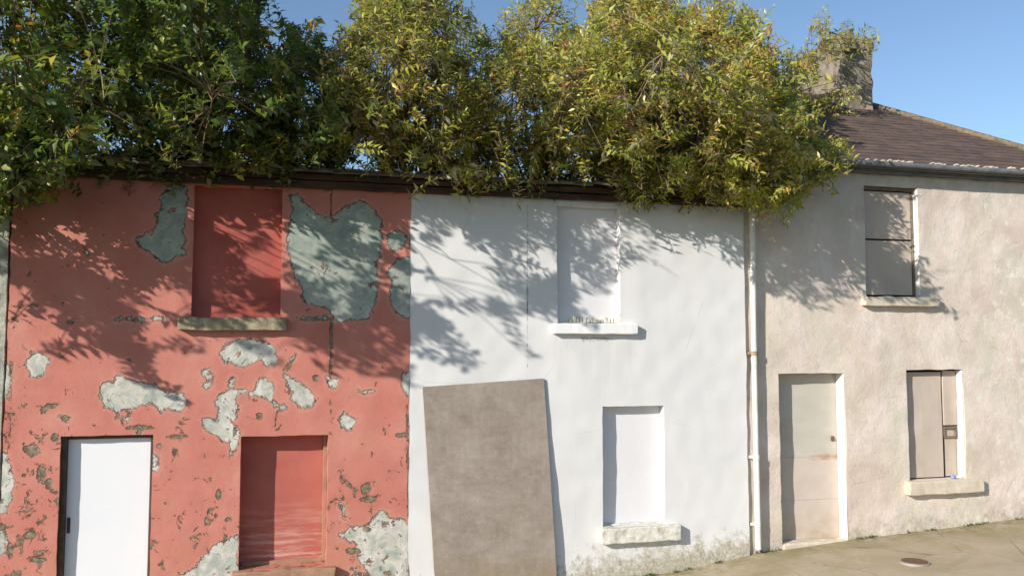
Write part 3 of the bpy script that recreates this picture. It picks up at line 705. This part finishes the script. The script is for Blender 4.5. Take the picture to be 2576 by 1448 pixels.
# lowest reach of the shade on the walls (x, z), read off the photograph
SH = [(30,810),(100,850),(200,895),(330,925),(430,895),(470,830),(640,850),(760,900),(850,960),(950,990),(985,930),(1025,850),(1100,860),(1180,800),(1300,805),(1400,800),(1430,740),(1500,690),(1590,690),(1660,680),(1720,620),(1790,640),(1850,700),(1930,740),(2010,750),(2100,760),(2150,780),(2210,745),(2350,770),(2400,700),(2430,520),(2460,480)]
SHX = np.array([W(a, b)[0] for a, b in SH]); SHZ = np.array([W(a, b)[2] for a, b in SH])
def shade_ok(p, soft):
    if p[1] >= -.02: return True
    t = -p[1]; sx = p[0]+1.73*t; sz = p[2]-.87*t
    return sz > np.interp(sx, SHX, SHZ, left=2.6, right=4.9)+soft
def proj(p):
    v = p-CAM; return 1287.5+FPX*(v@_R)/(v@_F), 724-FPX*(v@_U)/(v@_F)
HOLES = [XZ(h) for h in ([(1150,600),(1250,585),(1330,600),(1395,620),(1395,700),(1300,715),(1180,690)], [(1405,600),(1480,640),(1490,700),(1405,740)], [(60,700),(130,690),(150,790),(60,780)], [(540,640),(690,650),(690,690),(560,680)])]
def streak(sx, sz):                                  # boughs reach forward in separate sprays, so their shade falls in streaks
    if sz > 4.1: return True
    u = sz+.5*sx; v = sx-.5*sz
    return mnoise.noise(Vector((v*.9, u*2.9, 3.3))) > .03+.10*min(1, 4.1-sz)
def in_hole(sx, sz): return any(in_poly((sx, sz), h) for h in HOLES)
def in_poly(pt, poly):
    x, y = pt; c = False; n = len(poly)
    for i in range(n):
        a, b = poly[i], poly[(i+1) % n]
        if (a[1] > y) != (b[1] > y) and x < a[0]+(y-a[1])/(b[1]-a[1])*(b[0]-a[0]): c = not c
    return c
spike_me = None
def make_spike():
    global spike_me
    bm = bmesh.new(); r = random.Random(3)
    for k in range(46):
        u = k/45; z = u; rr = .085*(1-u)**.7+.012; an = k*2.4
        c = Vector((math.cos(an)*rr, math.sin(an)*rr, z)); s_ = .05*(1-u*.5)
        vs = [bm.verts.new(c+Vector((r.uniform(-1, 1), r.uniform(-1, 1), r.uniform(-1, 1))).normalized()*s_) for _ in range(4)]
        for t in ((0, 1, 2), (0, 1, 3), (0, 2, 3), (1, 2, 3)): bm.faces.new([vs[i] for i in t])
    spike_me = bpy.data.meshes.new("flower_spike"); bm.to_mesh(spike_me); bm.free(); spike_me.materials.append(MAT['spike'])
make_spike()

def bush(name, label, roots, regions, mat, leafL, leafW, seed, spikes=0, tonebase=0.0, group="overgrown bushes on the roofless houses", nleaf=12, cat="bush", shadefrac=.16, far=False):
    """regions: (outline in the photograph, shoots, [(weight, y0, y1)], droop)"""
    r = random.Random(seed); R0 = np.array(roots[0], float)
    T = Thing(name, label, cat, tuple(R0), group)
    ends = []
    for poly, n, ys, droop in regions:
        x0 = min(p[0] for p in poly); x1 = max(p[0] for p in poly); y0 = min(p[1] for p in poly); y1 = max(p[1] for p in poly)
        got = tries = 0; tw = sum(a[0] for a in ys)
        while got < n and tries < n*60:
            tries += 1
            if ys[0][1] < -1.4 and r.random() < .8 and got < n*shadefrac:      # fill the part of the crown that shades the walls
                t = r.uniform(.5, 2.5); sx = r.uniform(-2.6, 8.0); sz = np.interp(sx, SHX, SHZ)+.08+abs(r.gauss(0, .4))
                p = np.array([sx-1.73*t, -t, sz+.87*t]); a, b = proj(p)
                if not (in_poly((a, b), poly) or (far and a < -200)) or in_hole(sx, sz) or not streak(sx, sz): continue
                ends.append((p, droop)); got += 1; continue
            a, b = r.uniform(x0, x1), r.uniform(y0, y1)
            if not in_poly((a, b + (r.uniform(0, 85)*r.random() if r.random() < .3 and b < 250 else 0)), poly): continue
            q = Vector((a*.011, b*.011, seed))                       # clumps and gaps
            if mnoise.noise(q)+.5*mnoise.noise(q*2.3) < -.20+r.uniform(-.12, .12): continue
            u = r.random()*tw
            for wgt, ya, yb in ys:
                u -= wgt
                if u <= 0: break
            Y = r.uniform(ya, yb) if ya > -.9 else yb-(yb-ya)*r.random()**2.1
            p = W(a, b, Y)
            if p[2] < 4.36 and Y > -.12: continue
            if not shade_ok(p, r.gauss(.10, .08)) or (Y < 0 and (in_hole(p[0]-1.73*Y, p[2]+.87*Y) or not streak(p[0]-1.73*Y, p[2]+.87*Y))): continue
            ends.append((p, droop)); got += 1
    # main stems
    stems = MB(); nodes = []
    picks = [e for e in ends]; r.shuffle(picks)
    for (p, dr_) in picks[:max(10, len(ends)//14)]:
        rt = np.array(min(roots, key=lambda q: abs(q[0]-p[0])+r.uniform(0, .8)), float) + np.array([r.uniform(-.15, .15), r.uniform(-.1, .1), 0])
        e = rt+(p-rt)*.86; mid = (rt+e)/2 + np.array([r.uniform(-.15, .15), r.uniform(-.1, .1), .22*np.linalg.norm(e-rt)*.6])
        pts = [rt*(1-t)**2+2*mid*t*(1-t)+e*t*t for t in np.linspace(0, 1, 8)]
        ln = np.linalg.norm(e-rt); stems.tube(pts, [max(.004, (.008+.003*ln)*(1-.8*t)) for t in np.linspace(0, 1, 8)], 5, False)
        nodes += pts[2:]
    nodes = np.array(nodes)
    P, D, N, L, Wd, Tn = [], [], [], [], [], []; tips = []
    for (p, droop) in ends:
        near = nodes[np.argmin(((nodes-p)**2).sum(1)+ .4*np.maximum(0, nodes[:, 2]-p[2]))]
        out = p-near; out = out/(np.linalg.norm(out)+1e-6)
        d = out*.5+np.array([r.gauss(0, .45), r.gauss(0, .45), .75-1.5*droop+r.gauss(0, .3)]); d /= np.linalg.norm(d)
        Ls = r.uniform(.28, .55); st = p-d*Ls + np.array([0, 0, .02])
        m = (near+st)/2+np.array([0, 0, .04]); tl = np.linalg.norm(near-st)
        if tl < 1.2: stems.tube([near, m, st], [.006, .005, .004], 3, False)
        c = st+d*Ls*.5+np.array([0, 0, .04+.06*droop]); e = p-np.array([0, 0, .05*r.random()+.08*droop])
        seg = [st*(1-t)**2+2*c*t*(1-t)+e*t*t for t in np.linspace(0, 1, 5)]
        stems.tube(seg, [.004, .0035, .003, .002, .0015], 3, False)
        ph = r.uniform(0, 3.14); tone = r.gauss(.43, .19)+tonebase + .12*mnoise.noise(Vector(p)*.9); hang = r.uniform(.05, .45)
        for k in range(nleaf):
            t = (k+.5)/nleaf; pos = st*(1-t)**2+2*c*t*(1-t)+e*t*t; ax = (2*(1-t)*(c-st)+2*t*(e-c)); ax /= np.linalg.norm(ax)
            s1 = np.cross(ax, [0, 0, 1.0]); s1 /= (np.linalg.norm(s1)+1e-6); s2 = np.cross(s1, ax)
            for sg in (0, math.pi):
                if r.random() < .08: continue
                an = ph+k*1.45+sg+r.gauss(0, .25); side = s1*math.cos(an)+s2*math.sin(an)
                dd = ax*r.uniform(.35, .8)+side*.8+np.array([0, 0, -hang])
                P.append(pos); D.append(dd); N.append(ax*.35+np.array([r.gauss(-.5, .5), r.gauss(-.5, .5), .55]))
                sc = (1-.45*t)*r.uniform(.7, 1.15); L.append(leafL*sc); Wd.append(leafW*sc*r.uniform(.8, 1.2)); Tn.append(tone+r.gauss(0, .17))
        tips.append((e, (e-c)/np.linalg.norm(e-c)))
    V, F_, Tt = leaves_mesh(np.array(P), np.array(D), np.array(N), np.array(L), np.array(Wd), np.clip(np.array(Tn), 0, 1))
    o = np_obj("foliage", V, F_, mat, T.L, Tt); o.parent = T.o
    T.part("stems", stems, MAT['stem'])
    # dried flower spikes on the outermost shoots towards the street
    if spikes:
        cand = sorted(tips, key=lambda t: t[0][1]-.35*t[0][2]+r.uniform(0, 1.6))[:spikes]
        for e, dv in cand:
            so = bpy.data.objects.new("flower_spike", spike_me); COL.objects.link(so); so.parent = T.o
            so.location = Vector(e-T.L); dv = Vector(dv)+Vector((0, 0, -.5*r.random())); so.rotation_euler = dv.to_track_quat('Z', 'Y').to_euler()
            s_ = r.uniform(.13, .26); so.scale = (s_*1.1, s_*1.1, s_)
    return T, len(P)

TOT = 0
G1 = "leafy bushes growing out of the roofless houses"
def B(*a, **k):
    global TOT
    t, n = bush(*a, group=G1, **k); TOT += n
B("overgrown_tree", "dense dark green tree at the top left corner leaning out over the red house",
  [(-2.6, .35, 4.36), (-3.3, .7, 4.3)],
  [([(-260,-330),(330,-330),(380,60),(330,330),(180,362),(0,390),(-260,390)], 1150, [(3, -2.5, -.2), (2, -.2, 2.0)], .15),
   ([(-60,330),(60,300),(180,340),(190,400),(150,440),(100,470),(50,540),(20,560),(-60,560)], 260, [(1, -.75, -.1)], .7)],
  MAT['dleaf'], .118, .062, 21, far=True, shadefrac=.30)
B("overgrown_tree", "dark green bushy tree above the red upper window, left of the gap of sky",
  [(-.9, .3, 4.36), (-.1, .4, 4.36), (.45, .5, 4.36)],
  [([(300,-300),(560,-300),(600,-60),(640,60),(700,130),(760,190),(830,260),(860,330),(850,372),(560,375),(330,362),(300,300)], 1150, [(2.2, -2.3, -.2), (2, -.2, 1.6)], .12),
   ([(590,-60),(700,0),(760,60),(830,90),(860,190),(850,300),(740,210),(640,80)], 85, [(1, -1.2, 1.0)], .0),
   ([(640,230),(860,230),(875,340),(860,385),(640,380)], 230, [(1, -.5, 1.0)], .1),
   ([(620,-40),(700,-10),(700,60),(660,80)], 18, [(1, -.6, 1)], -.1),
   ([(740,70),(800,60),(850,110),(820,170),(760,150)], 26, [(1, -.8, .8)], .2),
   ([(180,372),(480,360),(860,378),(860,392),(500,384),(200,388)], 150, [(1, -.10, .2)], .0)],
  MAT['dleaf'], .112, .056, 22, tonebase=.02)
B("buddleia_bush", "tall thin olive buddleia rising from the joint between the red and white houses",
  [(1.2, .35, 4.36), (1.6, .4, 4.36)],
  [([(850,60),(900,30),(960,-150),(1110,-150),(1130,60),(1180,200),(1190,420),(1060,440),(960,420),(935,380),(960,330),(880,300),(850,200)], 900, [(1.6, -1.9, -.1), (2, -.1, 1.6)], .1),
   ([(850,0),(960,-60),(950,60),(880,120),(850,160)], 40, [(1, -.8, 1)], 0),
   ([(1100,0),(1230,20),(1230,170),(1130,150)], 55, [(1, -.8, 1.2)], 0),
   ([(790,170),(930,130),(960,330),(880,345),(790,340)], 170, [(1, -1.0, 1.0)], .1)],
  MAT['bleaf'], .115, .037, 23, spikes=30)
B("buddleia_bush", "spreading olive buddleia above the vertical crack in the white house",
  [(2.3, .35, 4.36), (2.9, .5, 4.36)],
  [([(1150,180),(1260,120),(1350,70),(1460,60),(1560,80),(1590,250),(1560,440),(1480,455),(1300,445),(1130,440),(1140,330)], 1000, [(1.6, -1.7, -.1), (2, -.1, 1.8)], .12),
   ([(1340,-60),(1420,-80),(1460,60),(1350,90)], 45, [(1, -.4, 1.2)], 0),
   ([(1250,30),(1340,-20),(1360,60),(1280,110)], 22, [(1, -.4, 1.2)], -.1),
   ([(1190,60),(1300,90),(1290,150),(1180,200)], 30, [(1, -.4, 1.2)], 0),
   ([(1320,440),(1380,440),(1350,490),(1310,485)], 10, [(1, -.3, -.12)], .8)],
  MAT['bleaf'], .115, .037, 24, spikes=34)
B("buddleia_bush", "largest yellow green buddleia, tallest over the right half of the white house",
  [(3.7, .35, 4.36), (4.3, .5, 4.36)],
  [([(1480,40),(1500,-100),(1620,-100),(1680,-10),(1780,10),(1850,60),(1880,200),(1870,440),(1790,470),(1640,465),(1500,455),(1500,200)], 1330, [(1.6, -1.5, -.1), (2, -.1, 2.0)], .12),
   ([(1780,-60),(1860,-20),(1880,60),(1800,40)], 30, [(1, -.4, 1.2)], -.1),
   ([(1560,460),(1640,460),(1630,520),(1590,515)], 16, [(1, -.35, -.12)], .8),
   ([(1740,450),(1860,450),(1850,520),(1790,510)], 30, [(1, -.5, -.12)], .8)],
  MAT['bleaf'], .118, .038, 25, spikes=44, tonebase=.05)
B("buddleia_bush", "yellow green buddleia drooping over the downpipe between the white and beige houses",
  [(5.1, .35, 4.36), (5.3, .8, 4.36)],
  [([(1830,120),(1900,90),(1950,140),(1990,215),(2030,275),(2060,335),(2040,400),(2030,470),(1980,500),(1900,495),(1830,470),(1800,300)], 900, [(2, -1.5, -.15), (1.6, -.15, 1.6)], .3),
   ([(2060,340),(2130,350),(2150,395),(2090,420),(2050,400)], 36, [(1, -.9, -.3)], .4),
   ([(1850,480),(2040,440),(2040,520),(2000,575),(1960,545),(1900,545),(1860,525)], 70, [(1, -.8, -.15)], .75),
   ([(1860,10),(1930,30),(1990,100),(1940,140),(1870,110)], 60, [(1, -.3, 1)], 0)],
  MAT['bleaf'], .120, .041, 26, spikes=46, tonebase=.06, shadefrac=.38)
B("buddleia_bush", "thin sparse buddleia sprouting sprigs in front of the stone chimney",
  [(6.9, 1.8, 6.05), (7.3, 2.0, 6.15)],
  [([(1900,150),(1960,120),(2020,100),(2060,110),(2050,150),(2030,200),(2060,240),(2060,280),(1990,270),(1900,240)], 130, [(1, .9, 2.2)], .05),
   ([(2050,25),(2080,5),(2100,60),(2100,110),(2050,100)], 22, [(1, 1.2, 2.0)], -.2),
   ([(2110,50),(2180,35),(2205,90),(2215,115),(2120,110)], 15, [(1, 1.2, 2.0)], -.1),
   ([(2080,230),(2160,225),(2150,270),(2090,290)], 26, [(1, 1.6, 2.1)], .2)],
  MAT['bleaf'], .115, .034, 27, spikes=8, nleaf=8)
print("leaves", TOT)

# ---- weeds and grit along the foot of the walls
wv, P, D, N, L, Wd, Tn = None, [], [], [], [], [], []
for i in range(420):
    x = rnd.uniform(3.2, 10.6); 
    if mnoise.noise(Vector((x*2.4, 5, 0))) < .0: continue
    if 5.75 < x < 6.75: continue
    y = (-.01 if x < 5.34 else GY-.01)-abs(rnd.gauss(0, .025)); z = gz(x)+.005
    for k in range(5):
        P.append((x, y, z)); D.append((rnd.gauss(0, .6), -abs(rnd.gauss(0, .4)), rnd.uniform(.4, 1))); N.append((rnd.gauss(0, 1), rnd.gauss(0, 1), .3))
        L.append(rnd.uniform(.012, .045)); Wd.append(rnd.uniform(.005, .012)); Tn.append(rnd.random())
V, F_, Tt = leaves_mesh(np.array(P), np.array(D), np.array(N), np.array(L), np.array(Wd), np.array(Tn))
tag(np_obj("weeds", V, F_, MAT['wleaf'], (0, 0, 0), Tt), "low green weeds and moss along the foot of the house walls", "weeds", kind='stuff')
